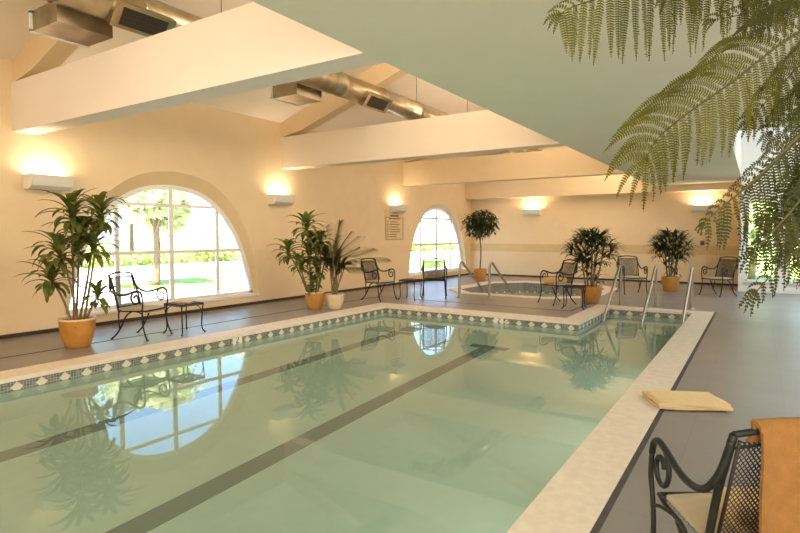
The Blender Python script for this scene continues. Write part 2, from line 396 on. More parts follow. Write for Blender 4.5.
for a, b2 in ((cuts[0],cuts[1]),(cuts[2],cuts[3]),(cuts[4],cuts[5])): wl.quad((x,a,-.2),(x,b2,-.2),(x,b2,ZW+.3),(x,a,ZW+.3))
for yc in WC:
    A = arch(INN, yc); A = [(yc-1.925,A[0][1])]+A+[(yc+1.925,A[-1][1])]
    wl.quad((x,A[0][0],-.2),(x,A[-1][0],-.2),(x,A[-1][0],A[-1][1]),(x,A[0][0],A[0][1]))
    wl.add([(x,y,z) for y,z in A]+[(x,y,ZW+.3) for y,z in A], [(i,i+1,len(A)+i+1,len(A)+i) for i in range(len(A)-1)])
    B = arch(INN, yc); k = len(B); wl.add([(-.17,y,z) for y,z in B]+[(x,y,z) for y,z in B], [(i,i+1,k+i+1,k+i) for i in range(k-1)]+[(0,k-1,2*k-1,k)])
struct(wl.build('wall_left_outside', WHITE))
for wi, yc in enumerate(WC):
    A = arch(OU[yc], yc); B = arch(INN, yc); k = len(A)
    mb = MB(); mb.add([(0,y,z) for y,z in A]+[(GX,y,z) for y,z in B], [(i,i+1,k+i+1,k+i) for i in range(k-1)], True)
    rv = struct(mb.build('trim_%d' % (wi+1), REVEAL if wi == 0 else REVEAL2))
    win = thing('window_%d' % (wi+1), '', ''); del win['label']; del win['category']; win['kind'] = 'structure'
    fr = MB()
    IN2 = arch([(a*.957, z-(.075 if i < 9 else 0)) for i, (a, z) in enumerate(INN)], yc)
    for xa, xb in ((GX+.01, GX-.045),):
        n = len(B)
        fr.add([(xa,y,z) for y,z in B]+[(xa,y,z) for y,z in IN2]+[(xb,y,z) for y,z in B]+[(xb,y,z) for y,z in IN2],
               [(i,i+1,n+i+1,n+i) for i in range(n-1)]+[(n+i,n+i+1,3*n+i+1,3*n+i) for i in range(n-1)]+[(2*n+i,2*n+i+1,3*n+i+1,3*n+i) for i in range(n-1)])
    fr.box((GX-.045, yc-1.87, .225),(GX+.01, yc+1.87, .285))
    def head(dy):
        for (y0,z0),(y1,z1) in zip(IN2, IN2[1:]):
            if y0 <= yc+dy <= y1: return z0+(z1-z0)*(yc+dy-y0)/max(1e-6,y1-y0)
    def span(z):
        ys = [y0+(y1-y0)*(z-z0)/(z1-z0) for (y0,z0),(y1,z1) in zip(IN2, IN2[1:]) if (z0-z)*(z1-z) <= 0 and z0 != z1]
        return min(ys), max(ys)
    fr.build('window_frame', WHITE, win)
    gb = MB()
    for dy, w2 in ((0,.038),(-1.01,.032),(1.01,.032)): gb.box((GX-.04,yc+dy-w2,.25),(GX+.005,yc+dy+w2,head(dy)+.02))
    gb.box((GX-.04,span(1.14)[0]-.02,1.108),(GX+.004,span(1.14)[1]+.02,1.165))
    gb.box((GX-.04,yc-1.03,1.945),(GX+.004,yc+1.03,2.0))
    gb.build('glazing_bars', WHITE, win)
    si = MB(); si.rbox((GX-.01,yc-1.925,.17),(.025,yc+1.925,.225),.008); si.build('window_sill', WHITE, win)
    gl = MB(); gl.add([(GX-.02,y,z) for y,z in IN2], [tuple(range(len(IN2)))]); gl.build('window_glass', GLASS, win)

# ------------------------------------------------------------------ other walls
w = MB(); w.quad((0,YF,0),(XW,YF,0),(XW,YF,6.2),(0,YF,6.2)); struct(w.build('wall_far', WALL))
w = MB(); w.quad((XW,YWW,0),(XW,YF,0),(XW,YF,6.2),(XW,YWW,6.2)); struct(w.build('wall_return', WALL))
w = MB(); w.quad((0,YN,0),(XR,YN,0),(XR,YN,6.2),(0,YN,6.2)); struct(w.build('wall_near', WALL))
w = MB(); w.quad((XR,YN,0),(XR,YWW,0),(XR,YWW,6.2),(XR,YN,6.2)); struct(w.build('wall_right', WHITE))
# glazed wall with two tall windows
w = MB(); t = .2
W3 = [(8.52,9.17),(9.40,11.2)]; zb, zt = .27, 2.3
for a, b2 in ((XW,8.52),(9.17,9.40),(11.2,XR)): w.box((a,YWW,0),(b2,YWW+t,6.2))
for a, b2 in W3: w.box((a,YWW,0),(b2,YWW+t,zb)); w.box((a,YWW,zt),(b2,YWW+t,6.2))
struct(w.build('wall_glazed', WHITE))
for i, (a, b2) in enumerate(W3):
    win = bpy.data.objects.new('window_%d' % (i+3), None); C.objects.link(win); win['kind'] = 'structure'
    fr = MB(); e = .04
    fr.box((a,YWW+.06,zb),(a+e,YWW+.11,zt)); fr.box((b2-e,YWW+.06,zb),(b2,YWW+.11,zt)); fr.box((a,YWW+.06,zb),(b2,YWW+.11,zb+e)); fr.box((a,YWW+.06,zt-e),(b2,YWW+.11,zt)); fr.box((a,YWW+.065,1.03),(b2,YWW+.105,1.085))
    if i: fr.box((10.28,YWW+.065,zb),(10.33,YWW+.105,zt))
    fr.build('window_frame', WHITE, win)
    si = MB(); si.rbox((a-.02,YWW-.06,zb-.04),(b2+.02,YWW+.08,zb+.005),.008); si.build('window_sill', WHITE, win)
    gl = MB(); gl.quad((a,YWW+.085,zb),(b2,YWW+.085,zb),(b2,YWW+.085,zt),(a,YWW+.085,zt)); gl.build('window_glass', GLASS, win)
# baseboards and the tan dado band
b = MB(); b.box((0,YN,0),(.018,YF,.055)); struct(b.build('baseboard_left', BASEB))
b = MB(); b.box((0,YF-.018,0),(XW,YF,.055)); struct(b.build('baseboard_far', BASEB))
b = MB(); b.box((XW,YWW-.015,0),(XR,YWW,.10)); struct(b.build('baseboard_glazed', WHITE))
b = MB(); b.box((0,YF-.01,.86),(XW,YF,1.13)); struct(b.build('trim_3', BAND))
DADO = mat('dado_paint', (.82, .635, .385), .7, noise=.02)
b = MB()
for a, d in ((YN, WC[0]-1.86),(WC[0]+1.86, WC[1]-1.86),(WC[1]+1.86, YF-.01)): b.box((0,a,.90),(.010,d,1.15))
struct(b.build('trim_4', DADO))

# ------------------------------------------------------------------ ceiling: soffit, beams, pitched roof between them
def roofz(x): return ZW + SL*x
s = MB(); RB = 9.0
s.box((XS,YN,ZS),(XR,RB,ZS+.12)); s.box((XS,RB,ZS),(XW,YF,ZS+.12)); struct(s.build('ceiling_soffit', SOFF))
s = MB(); s.box((XS,YN,ZS+.12),(XS+.12,YF,roofz(XS)+.1)); struct(s.build('ceiling_upstand', CEIL))
s = MB(); s.quad((0,YN,ZW),(XS+.1,YN,roofz(XS+.1)),(XS+.1,YF,roofz(XS+.1)),(0,YF,ZW)); struct(s.build('ceiling', CEIL))
s = MB(); s.quad((XW,RB,4.6),(XR,RB,4.6),(XR,YWW,4.6),(XW,YWW,4.6)); s.quad((XW,RB,ZS),(XR,RB,ZS),(XR,RB,4.6),(XW,RB,4.6)); s.quad((XW,RB,ZS+.12),(XW,YWW,ZS+.12),(XW,YWW,4.6),(XW,RB,4.6)); struct(s.build('ceiling_window_bay', WHITE))
BEAM = mat('beam_paint', (.90, .81, .72), .8, noise=.012, nscale=2)
BEAM2 = mat('beam_paint_tan', (.86, .74, .58), .8, noise=.012, nscale=2)  # tanner copy of the beam paint, with the dimmer light painted in
for y in (B1, B2, B3):
    b = MB(); b.box((0,y,ZS),(XS,y+BT,ZB)); struct(b.build('ceiling_beam', {B1: BEAM, B2: BEAM2, B3: WALL}[y]))  # farther beams get darker paint in place of weaker light
    b = MB(); b.prism([(0,ZB),(0.02,ZB),(.6,ZB+.10),(XS,roofz(XS)-.34),(XS,roofz(XS)+.02),(0,ZW+.02)], 'y', y+.02, y+BT-.02); struct(b.build('ceiling_rafter', WALL))
b = MB(); b.box((0,17.72,2.70),(XW,YF,ZS+.8)); struct(b.build('ceiling_header', WALL))

# ------------------------------------------------------------------ air duct
DX, DZ, DR = 2.67, 4.02, .2
duct = thing('air_duct', 'round galvanised metal air duct slung under the pitched ceiling above the beams', 'duct', (DX,6.,DZ))
b = MB(); prof = []
ys = [YN+.1-6]
while ys[-1] < YF-6.6: ys.append(ys[-1]+1.22)
for y in ys: prof += [(DR,y),(DR,y+1.17),(DR+.008,y+1.18),(DR+.008,y+1.21)]
n = 40; vs = [(r*math.cos(2*PI*k/n), y, r*math.sin(2*PI*k/n)) for r, y in prof for k in range(n)]
b.add(vs, [(i*n+k, i*n+(k+1) % n, (i+1)*n+(k+1) % n, (i+1)*n+k) for i in range(len(prof)-1) for k in range(n)], True)
b.build('duct_pipe', GALV, duct)
for y in (.9, 2.9, 5.0, 7.2, 10., 12.4, 15.):
    b = MB(); y0 = y-6; b.tube([(0,y0,0)]+[((DR+.012)*math.cos(a*PI/12), y0, (DR+.012)*math.sin(a*PI/12)) for a in range(0)]+[(0,y0,DR),(0,y0,roofz(DX)-DZ)], .008, 6, 1)
    k = 32; R0 = DR+.01; vs = [(R0*math.cos(2*PI*i/k), y0+d, R0*math.sin(2*PI*i/k)) for d in (-.015,.015) for i in range(k)]
    b.add(vs, [(i,(i+1) % k,k+(i+1) % k,k+i) for i in range(k)], True); b.build('hanger', GALV2, duct)
for y0 in (3.0, 6.6, 11.):
    o = MB(); x0, x1, z0, z1 = 1.94-DX, 2.50-DX, 3.70-DZ, 3.92-DZ; a, d = y0-6, y0-6+.60
    o.box((x0,a,z0),(x1,d,z1)); bt = o.build('air_outlet', GALV2, duct)
    o = MB()
    for p, q in (((x0-.02,a-.02,z0-.012),(x0+.025,d+.02,z0+.02)), ((x0-.02,a-.02,z1-.02),(x0+.025,d+.02,z1+.012)), ((x0-.02,a-.02,z0),(x0+.025,a+.025,z1)), ((x0-.02,d-.025,z0),(x0+.025,d+.02,z1))): o.box(p, q)
    o.build('outlet_frame', WHITE, bt)
for y0 in (3.45, 8.02, 11.8):
    M = Matrix.Translation((DR*.72, y0-6+.32, -DR*.72)) @ Matrix.Rotation(math.radians(128), 4, 'Y')
    o = MB(); o.box((-.14,-.36,-.12),(.14,.36,.05), M); bt = o.build('air_register', GALV, duct)
    o = MB(); o.box((-.10,-.27,.05),(.10,.27,.053), M); gr = o.build('grille', GRILL, bt)
    o = MB()
    for k in range(14): o.box((-.10,-.27+.04*k,.053),(.10,-.262+.04*k,.058), M)
    for k in range(5): o.box((-.10+.048*k,-.27,.053),(-.094+.048*k,.27,.057), M)
    o.build('louvre', MOTIF, gr)

# ------------------------------------------------------------------ wall sconces
def make_sconce(label):
    t = thing('wall_sconce', label, 'wall lamp', (0,0,0), 0, 'wall uplights')
    b = MB(); P = [(-.0,-.10),(.15,-.10),(.215,-.055),(.235,-.055),(.265,.10),(.25,.10),(.22,-.03),(.14,-.085),(.0,-.085)]   # y is up: section of the tray
    sec = [(x, z) for x, z in P]
    def pr(mb, poly, a, d):
        n = len(poly); mb.add([(x,a,z) for x,z in poly]+[(x,d,z) for x,z in poly], [tuple(range(n)), tuple(range(2*n-1,n-1,-1))]+[(i,(i+1) % n,n+(i+1) % n,n+i) for i in range(n)])
    pr(b, sec, -.27, .27); b.build('lamp_shade', SCONCE, t)
    for s_ in (-1, 1):
        b = MB(); a = s_*.27; e = [(0,-.102),(.15,-.102),(.215,-.057),(.268,.102),(0,.102)]; pr(b, e, a, a+s_*.012); b.build('end_plate', SCWHITE, t)
    b = MB(); b.tube([(.11,-.21,-.01),(.11,.21,-.01)], .018, 10, 1); b.build('bulb', BULB, t)
    return t
sc0 = make_sconce('leftmost wall uplight, white, above the big potted corn plant')
L_SC = []
def lampat(o, e, col=(1,.81,.58)):
    l = bpy.data.lights.new('sconce_light', 'AREA'); l.shape = 'RECTANGLE'; l.size = .16; l.size_y = .40; l.energy = e; l.color = col; l.spread = math.radians(175)
    ob = bpy.data.objects.new('sconce_light', l); C.objects.link(ob); ob.parent = o; ob.location = (.12,0,.04); ob.rotation_euler = (PI,0,0)
sc0.location = (0, 3.95, 2.2)
lampat(sc0, 13)
for (loc, rz, lab, e) in (((0,8.6,2.2),0,'wall uplight between the two arched windows on the left wall, over potted plants',13), ((0,13.2,2.18),0,'wall uplight directly above the framed notice beside the far arched window',11),
                       ((2.33,YF,2.2),-PI/2,'wall uplight on the far wall behind the hot tub',16), ((7.4,YF,2.2),-PI/2,'wall uplight on the far wall nearest the fern, right of the palms',16)):
    r = sc0.copy(); C.objects.link(r); r.location = loc; r.rotation_euler = (0,0,rz); r['label'] = lab
    for ch in [c_ for c_ in sc0.children if c_.type == 'MESH']:
        c2 = ch.copy(); C.objects.link(c2); c2.parent = r
    lampat(r, e)

# ------------------------------------------------------------------ notice and thermostat
t = thing('wall_notice', 'framed notice with lines of small print beside the far arched window', 'notice', (.0,13.16,1.72))
b = MB(); b.box((0,-.47,-.43),(.014,.47,.42)); b.build('notice_panel', SIGN, t)
b = MB(); e = .012
for p, q in (((.012,-.45,-.41),(.022,.45,-.41+e)),((.012,-.45,-.41),(.022,-.45+e,.22)),((.012,.45-e,-.41),(.022,.45,.22)),((.012,-.45,.21),(.022,-.2,.22)),((.012,.2,.21),(.022,.45,.22))): b.box(p, q)
b.build('notice_frame', SIGNTX, t)
b = MB(); random.seed(3)
for k in range(7):
    yy = .08-.07*k; b.box((.013,-.38,yy),(.0165,-.30,yy+.02)); b.box((.013,-.24,yy),(.0165,.1+.28*random.random(),yy+.02))
b.box((.013,-.22,.24),(.0165,.22,.29)); b.box((.013,-.28,.17),(.0165,.28,.20)); b.box((.013,-.16,.34),(.0165,.16,.38)); b.build('print_lines', SIGNTX, t)
b = MB(); b.rbox((7.36,YF-.05,1.14),(7.47,YF-.004,1.27),.008); tag(b.build('thermostat', BOXBR), 'small brown control box on the far wall beneath the right uplight', 'control box')

# ------------------------------------------------------------------ wrought iron chairs
def lattice(mb, O, U, V, w, h, n, ww=.0035, curve=None):
    """expanded-metal sheet: crossing diagonal strips clipped to a w x h panel"""
    N = U.cross(V).normalized(); step = w/n
    def P(a, b_, dz): return O+U*a+V*b_*1.0+N*(dz+(curve(a/w, b_/h) if curve else 0))
    k = 1.35
    for sgn, dz in ((1,.0),(-1,.002)):
        c0 = -h/k if sgn > 0 else 0.; c1 = w if sgn > 0 else w+h/k
        i = 0
        x = c0+step*.5
        while x < c1:
            # line a = x + sgn*b/k
            pts = []
            for q in range(9):
                bb = h*q/8; pts.append((x+sgn*bb/k, bb))
            # clip
            lo, hi = 0., h
            if sgn > 0: lo = max(0, -x*k); hi = min(h, (w-x)*k)
            else: lo = max(0, (x-w)*k); hi = min(h, x*k)
            if hi-lo > step*.3:
                seg = max(1, int((hi-lo)/.09)); L = []
                for q in range(seg+1):
                    bb = lo+(hi-lo)*q/seg; aa = x+sgn*bb/k
                    L.append([P(max(0,min(w,aa-ww)), bb, dz), P(max(0,min(w,aa+ww)), bb, dz)])
                mb.strip(L)
            x += step
def make_chair(label):
    t = thing('patio_chair', label, 'chair', (0,0,0), 0, 'wrought iron patio chairs')
    W = .235
    bt, bb = Vector((0,-.335,.885)), Vector((0,-.20,.40)); V = (bt-bb)
    b = MB()                                                        # back frame: two posts and arched top rail
    pl = [(-W,-.185,.37),(-W,-.205,.45),(-W,-.26,.66),(-W+.004,-.335,.885)]
    top = [(-W+.004,-.335,.885),(-.12,-.348,.908),(0,-.352,.914),(.12,-.348,.908),(W-.004,-.335,.885)]
    b.tube(pl, .0145, 10); b.tube([(-x_,y_,z_) for x_,y_,z_ in pl], .0145, 10); b.tube(top, .0125, 10)
    b.tube([(-W,-.205,.44),(W,-.205,.44)], .009, 8, 1)
    b.tube([(-W+.02,-.318,.83),(-.1,-.326,.85),(.1,-.326,.85),(W-.02,-.318,.83)], .006, 8)
    b.build('back_frame', IRON, t)
    b = MB(); O = Vector((-W+.03,-.208,.44)); lattice(b, O, Vector((1,0,0)), Vector((0,-.272,.962)).normalized(), 2*W-.06, .435, 24, .0038)
    for s_ in (-1,1): b.tube([(s_*(W-.03),-.206,.44),(s_*(W-.03),-.327,.86)], .007, 6, 1); b.build('backrest', MESHM, t)
    b = MB(); b.tube([(-W,-.2,.40),(-W-.01,.0,.395),(-W,.2,.40),(-W+.05,.235,.40),(W-.05,.235,.40),(W,.2,.40),(W+.01,0,.395),(W,-.2,.40)], .010, 8, 4, closed=True); b.build('seat_frame', IRON, t)
    b = MB(); lattice(b, Vector((-W,-.2,.404)), Vector((1,0,0)), Vector((0,1,0)), 2*W, .43, 15); b.build('seat', MESHM, t)
    b = MB()
    rows = []
    for q in range(9):
        yy = -.185+.41*q/8; rows.append([Vector((xx*(W-.012), yy, .425+.012*(1-abs(xx)**3)-(.05*max(0,(q-7)) if q > 7 else 0))) for xx in (-1,-.85,-.4,0,.4,.85,1)])
    b.strip(rows)
    rows = [[Vector((xx*(W-.012), -.185+.41*q/8, .408-(.04 if q > 7 else 0))) for xx in (-1,-.85,-.4,0,.4,.85,1)] for q in range(9)]; b.strip(rows)
    b.strip([[(-W+.012,-.185+.41*q/8,.408),(-W+.012,-.185+.41*q/8,.425)] for q in range(8)]); b.strip([[(W-.012,-.185+.41*q/8,.408),(W-.012,-.185+.41*q/8,.425)] for q in range(8)])
    b.build('seat_pad', PAD, t)
    for s_ in (-1, 1):
        X = s_*.275
        b = MB()
        b.tube([(s_*W,-.318,.83),(s_*(W+.02),-.305,.74),(X,-.27,.67),(X,-.20,.63),(X,-.11,.618),(X,-.02,.632),(X,.08,.665),(X,.15,.678),(X,.195,.65),(X,.212,.60)], .0145, 10)
        b.tube([(s_*W,-.327,.86),(s_*(W+.008),-.315,.78),(s_*(W+.02),-.29,.69)], .0135, 8)
        sc = []
        for q in range(19):
            an = math.radians(80+q*25); rr = .10*(1-q/26); sc.append((X, .115+rr*math.cos(an)*.85, .572+rr*math.sin(an)))
        b.tube(sc, .0115, 8, 2)
        b.build('armrest', IRON, t)
        b = MB(); b.tube([(X,.212,.60),(X,.218,.50),(s_*.27,.205,.40),(s_*.265,.20,.25),(s_*.265,.225,.12),(s_*.27,.255,.045),(s_*.272,.275,.012)], .0115, 10)
        b.tube([(s_*.268,.205,.36),(s_*.262,.15,.385),(s_*.25,.06,.398)], .008, 8)
        b.lathe([(.0,.012),(.016,.012),(.02,.004),(.02,0),(0,0)], 12, (s_*.272,.275,0)); b.build('leg', IRON, t)
        b = MB(); b.tube([(s_*.245,.02,.39),(s_*.25,-.06,.33),(s_*.255,-.13,.20),(s_*.26,-.20,.09),(s_*.265,-.26,.03),(s_*.268,-.285,.012)], .0115, 10)
        b.tube([(s_*W,-.19,.39),(s_*.245,-.185,.26),(s_*.255,-.165,.14)], .010, 8)
        b.lathe([(.0,.012),(.016,.012),(.02,.004),(.02,0),(0,0)], 12, (s_*.268,-.285,0)); b.build('leg', IRON, t)
    return t
def face(fx, fy): return math.atan2(-fx, fy)       # turn so that local +Y looks along (fx, fy)
NEARC = ((8.749, 2.39, 0), math.radians(31))
ch = make_chair('nearest wrought iron chair, seen from behind with a tan towel over its back')
ch.location = NEARC[0]; ch.rotation_euler = (0,0,NEARC[1]); ch.scale = (.92,.92,.92)
CH = {}
for key, loc, fd, lab in (('A',(1.47,4.50),(.93,.36),'iron patio chair in front of the large left arched window, beside the big corn plant'),
                     ('B',(1.72,9.98),(.93,-.1),'iron patio chair against the left wall, right of the white pot palm'),
                     ('C',(2.50,11.10),(-.45,.89),'iron patio chair turned to the far arched window, left of the hot tub rails'),
                     ('D',(5.24,11.48),(-.60,-.80),'iron patio chair with a folded apricot towel on its seat, by the hot tub'),
                     ('E',(6.20,14.40),(.52,-.85),'iron patio chair by the far wall between the two fan palms'),
                     ('F',(8.0,15.08),(-.58,-.81),'iron patio chair by the far wall right of the palms, half behind fern')):
    CH[key] = dup(ch, lab, (*loc,0), face(*fd))

# ------------------------------------------------------------------ side tables
def make_table(label):
    t = thing('side_table', label, 'side table', (0,0,0), 0, 'square iron side tables'); h = .19
    b = MB(); b.tube([(-h,-h,.435),(h,-h,.435),(h,h,.435),(-h,h,.435)], .011, 8, 1, closed=True); b.tube([(-h,-h,.415),(h,-h,.415),(h,h,.415),(-h,h,.415)], .006, 6, 1, closed=True); b.build('top_frame', IRON, t)
    b = MB(); lattice(b, Vector((-h,-h,.437)), Vector((1,0,0)), Vector((0,1,0)), 2*h, 2*h, 14, .006); b.build('table_top', IRON, t)
    for sx in (-1,1):
        for sy in (-1,1):
            b = MB(); b.tube([(sx*h,sy*h,.43),(sx*h*.95,sy*h*.95,.3),(sx*h*.9,sy*h*.9,.12),(sx*h*.95,sy*h*.95,.04),(sx*h*1.08,sy*h*1.08,.01)], .0095, 8)
            b.tube([(sx*h*.93,sy*h*.93,.28),(sx*h*.82,sy*h*.82,.37),(sx*h*.6,sy*h*.6,.41)], .006, 6)
            b.lathe([(0,.010),(.014,.010),(.018,0),(0,0)], 10, (sx*h*1.08,sy*h*1.08,0)); b.build('leg', IRON, t)
    return t
tb = make_table('square iron side table under the large left arched window'); tb.location = (1.68,5.03,0); tb.rotation_euler = (0,0,.05)
dup(tb, 'square iron side table between the two chairs left of the hot tub', (2.25,10.45,0), .1)
dup(tb, 'square iron side table beside the towel chair and fan palm pot', (5.76,10.93,0), .15)
b = MB(); b.rbox((-.11,-.07,0),(.11,.07,.03),.01); o = b.build('magazine', TOWEL3); o.location = (1.66,5.05,.446); o.rotation_euler = (0,0,.5); tag(o, 'small pale bundle lying on the side table under the window', 'magazine')

# ------------------------------------------------------------------ towels
def folded(name, w, d, layers, th, M, label, grp, jit=.012, seed=1):
    """a towel folded back and forth: one sheet seen as a zigzag section"""
    random.seed(seed); sec = []
    for k in range(layers):
        z = th*(k+.5); ins = random.uniform(0, jit); xs_ = [-w/2+ins+ (w-2*ins)*q/8 for q in range(9)]
        if k % 2: xs_ = xs_[::-1]
        sec += [(x_, z+random.uniform(-.1,.1)*th) for x_ in xs_]
        e = 1 if k % 2 == 0 else -1
        if k < layers-1: sec.append((e*(w/2-ins+th*.45), z+th*.5))
    b = MB(); r = th*.46; ny = 7; P = [Vector((x_,0,z_)) for x_, z_ in sec]; k = len(P)
    up = []; dn = []
    for i in range(k):
        tn = (P[min(k-1,i+1)]-P[max(0,i-1)]).normalized(); nn = Vector((-tn.z,0,tn.x)); up.append(P[i]+nn*r); dn.append(P[i]-nn*r)
    ysf = [-d/2+d*q/(ny-1) for q in range(ny)]
    def wob(p, y): return Vector((p.x+.006*math.sin(y*17+p.z*60), y+.006*math.sin(p.x*15+p.z*90), max(.0005, p.z+.0035*math.sin(p.x*11+y*9))))
    A = [[M @ wob(p,y) for y in ysf] for p in up]; B = [[M @ wob(p,y) for y in ysf] for p in dn]
    b.strip(A); b.strip(B)
    for c_ in (0, ny-1): b.strip([[A[i][c_], B[i][c_]] for i in range(k)])
    b.strip([A[0],B[0]]); b.strip([A[-1],B[-1]])
    return b
M0 = Matrix.Identity(4)
o = folded('towel', .60, .40, 3, .016, M0, '', '', .05, 4).build('folded_towel', TOWEL3); o.location = (8.29,5.20,.014); o.rotation_euler = (0,0,math.radians(28)); tag(o, 'pale folded towel lying across the pool coping and deck edge', 'towel')
o = folded('towel', .36, .34, 4, .028, M0, '', '', .03, 6).build('folded_towel', TOWEL2); o.location = (*(Vector((5.24,11.48))+Vector((-.60,-.80))*.05),.438); o.rotation_euler = (0,0,face(-.60,-.80)+.1); tag(o, 'apricot folded towel stacked on the seat of the chair by the hot tub', 'towel')
nm = Matrix.Translation(NEARC[0]) @ Matrix.Rotation(NEARC[1], 4, 'Z') @ Matrix.Scale(.92, 4)
o = folded('towel', .26, .17, 3, .035, M0, '', '', .03, 9).build('rolled_cloth', TOWEL3); o.matrix_world = nm @ Matrix.Translation((.03,-.08,.437)); tag(o, 'crumpled pale cloth on the seat of the nearest iron chair', 'cloth')
# towel hanging over the back of the nearest chair
path = catmull([(-.318,.85,0),(-.326,.87,0),(-.336,.895,0),(-.343,.91,0),(-.352,.932,0),(-.372,.930,0),(-.386,.90,0),(-.392,.80,0),(-.385,.60,0),(-.378,.40,0),(-.372,.20,0)], 5)
b = MB(); cols = 22; up = []; dn = []
for i, p in enumerate(path):
    tn = (path[min(len(path)-1,i+1)]-path[max(0,i-1)]).normalized(); ny_, nz_ = -tn.y, tn.x; ru = []; rd = []
    for q in range(cols+1):
        x_ = -.175+.44*q/cols; s_ = min(1., max(0,(i-22)/25)); arc = .02*(1-(x_/.24)**2)-.005
        fold = (.012*math.sin(x_*26+1.)+.006*math.sin(x_*61))*s_; xx = x_+.006*math.sin(p.y*14+i*.2)-.03*s_*(1 if q == 0 else 1-q/cols)*.6*-1
        base = Vector((xx, p.x-fold*1., p.y+arc)); nn = Vector((0,ny_,nz_))*.008
        ru.append(nm @ (base+nn)); rd.append(nm @ (base-nn))
    up.append(ru); dn.append(rd)
b.strip(up); b.strip(dn)
for c_ in (0, cols): b.strip([[up[i][c_],dn[i][c_]] for i in range(len(path))])
b.strip([up[0],dn[0]]); b.strip([up[-1],dn[-1]])
tag(b.build('bath_towel', TOWEL), 'tan bath towel draped over the back of the nearest chair', 'towel')

# ------------------------------------------------------------------ potted plants
def pot(t, R, H, M_, motif=None, rimM=None):
    b = MB(); b.lathe([(0,0),(R*.64,0),(R*.70,.012),(R*.86,H*.30),(R*.98,H*.62),(R*1.0,H*.86),(R*1.03,H*.93),(R*1.03,H),(R*.93,H),(R*.90,H*.9),(R*.86,H*.7)], 36); b.build('pot', M_, t)
    if rimM: b = MB(); b.lathe([(R*1.035,H*.955),(R*1.04,H*1.01),(R*.92,H*1.01),(R*.915,H*.95)], 36); b.build('pot_rim', rimM, t)
    b = MB(); b.lathe([(R*.90,H*.86),(R*.5,H*.89),(0,H*.9)], 24); b.build('soil', SOIL, t)
    if motif is not None:
        b = MB()
        def sp(a, z): r_ = R*(.70+.30*min(1,z/(H*.85)))*1.0+.006; return (r_*math.cos(a), r_*math.sin(a), z)
        for k in range(7):
            th = k*2*PI/7+.3; L = H*.24*(1 if k % 2 else .8); c_ = (motif, H*.55); pts = []
            for (u_, v_) in ((.1,0),(.55,.28),(1,0),(.55,-.28)):
                pts.append(sp(c_[0]+(u_*math.cos(th)-v_*math.sin(th))*L/R, c_[1]+(u_*math.sin(th)+v_*math.cos(th))*L))
            b.quad(*pts)
        L = H*.35; b.quad(sp(motif-.03,H*.5), sp(motif+.03,H*.5), sp(motif+.2,H*.18), sp(motif+.14,H*.18))
        b.build('painted_leaf', MOTIF, t)
def strap(mb, base, az, el, L, w, droop, n=7, fold=.25, twist=0.):
    p = Vector(base); rows = []; st = L/n
    for i in range(n+1):
        tt = i/n; d = Vector((math.cos(az)*math.cos(el), math.sin(az)*math.cos(el), math.sin(el)))
        side = Vector((-math.sin(az), math.cos(az), 0)); upn = side.cross(d)*-1
        ww = w*(.35+.65*math.sin(min(1,tt*1.6)*PI/2))*(1-tt**3.2)**.8 if tt < 1 else .0006
        rows.append([p-side*ww+upn*ww*fold, p.copy(), p+side*ww+upn*ww*fold]); p = p+d*st; el -= droop/n
    mb.strip(rows)
def rosette(mb, head, n, L, w, rnd, axis=(0,0,1), down=.58):
    for i in range(n):
        f_ = i/n; az = i*2.399963+rnd.uniform(-.2,.2); el = math.radians(78-88*f_*down*1.6)+rnd.uniform(-.12,.12)
        l = L*(.65+.45*math.sin(PI*min(1,f_*1.2+.15)))*rnd.uniform(.85,1.1)
        strap(mb, Vector(head)+Vector((0,0,-.16*f_)), az, el, l, w*rnd.uniform(.8,1.1), rnd.uniform(1.2,2.1))
def lat(loc, u, dz, dep=0.):
    """point beside a plant: u metres across the view, dz up"""
    d = Vector((loc[0]-CAM.x, loc[1]-CAM.y, 0)).normalized(); s_ = Vector((-d.y, d.x, 0))*-1
    return s_*u + d*dep + Vector((0,0,dz))
def corn_plant(loc, label, heads, R, H, motif, seed, L=.46, w=.030, n=24, rimM=RIM):
    t = thing('potted_corn_plant', label, 'potted plant', (*loc,0)); rnd = random.Random(seed)
    pot(t, R, H, TERRA, motif, rimM)
    fo = MB()
    for k, (u, z, dep, sc) in enumerate(heads):
        h = lat(loc, u, z, dep); b0 = lat(loc, u*.25+.03*((k % 3)-1), H*.85, dep*.3); m_ = b0.lerp(h, .5)+Vector((rnd.uniform(-.03,.03), rnd.uniform(-.03,.03), 0))
        st_ = MB(); st_.tube([b0, m_, h], lambda q: .017-.005*q, 8); st_.build('stem', CANE, t)
        rosette(fo, h+Vector((0,0,.04)), int(n*sc), L*sc, w, rnd)
    fo.build('foliage', LEAF1, t); return t
corn_plant((1.41,3.64), 'largest potted corn plant in an orange pot, beside the left arched window', [(-.02,1.72,0,1.0),(.30,1.72,.1,1.0),(-.16,1.22,-.1,.98),(.20,1.30,.1,1.0),(-.26,.88,.05,.9),(.24,.66,-.12,.62),(.06,1.45,.2,.9)], .21, .37, -.15-.55, 11, .50, .045, 36)
corn_plant((1.56,8.02), 'corn plant in an orange pot against the left wall between the arched windows', [(-.14,1.58,0,1.),(-.50,1.12,.1,.95),(.12,1.32,-.1,.9),(-.10,1.05,.1,.9),(.05,.80,-.1,.85),(-.03,.50,-.1,.6),(-.26,.88,-.15,.8),(.22,1.0,.15,.8),(.0,1.3,.2,.8)], .19, .34, -2.1, 5, .46, .055, 28)
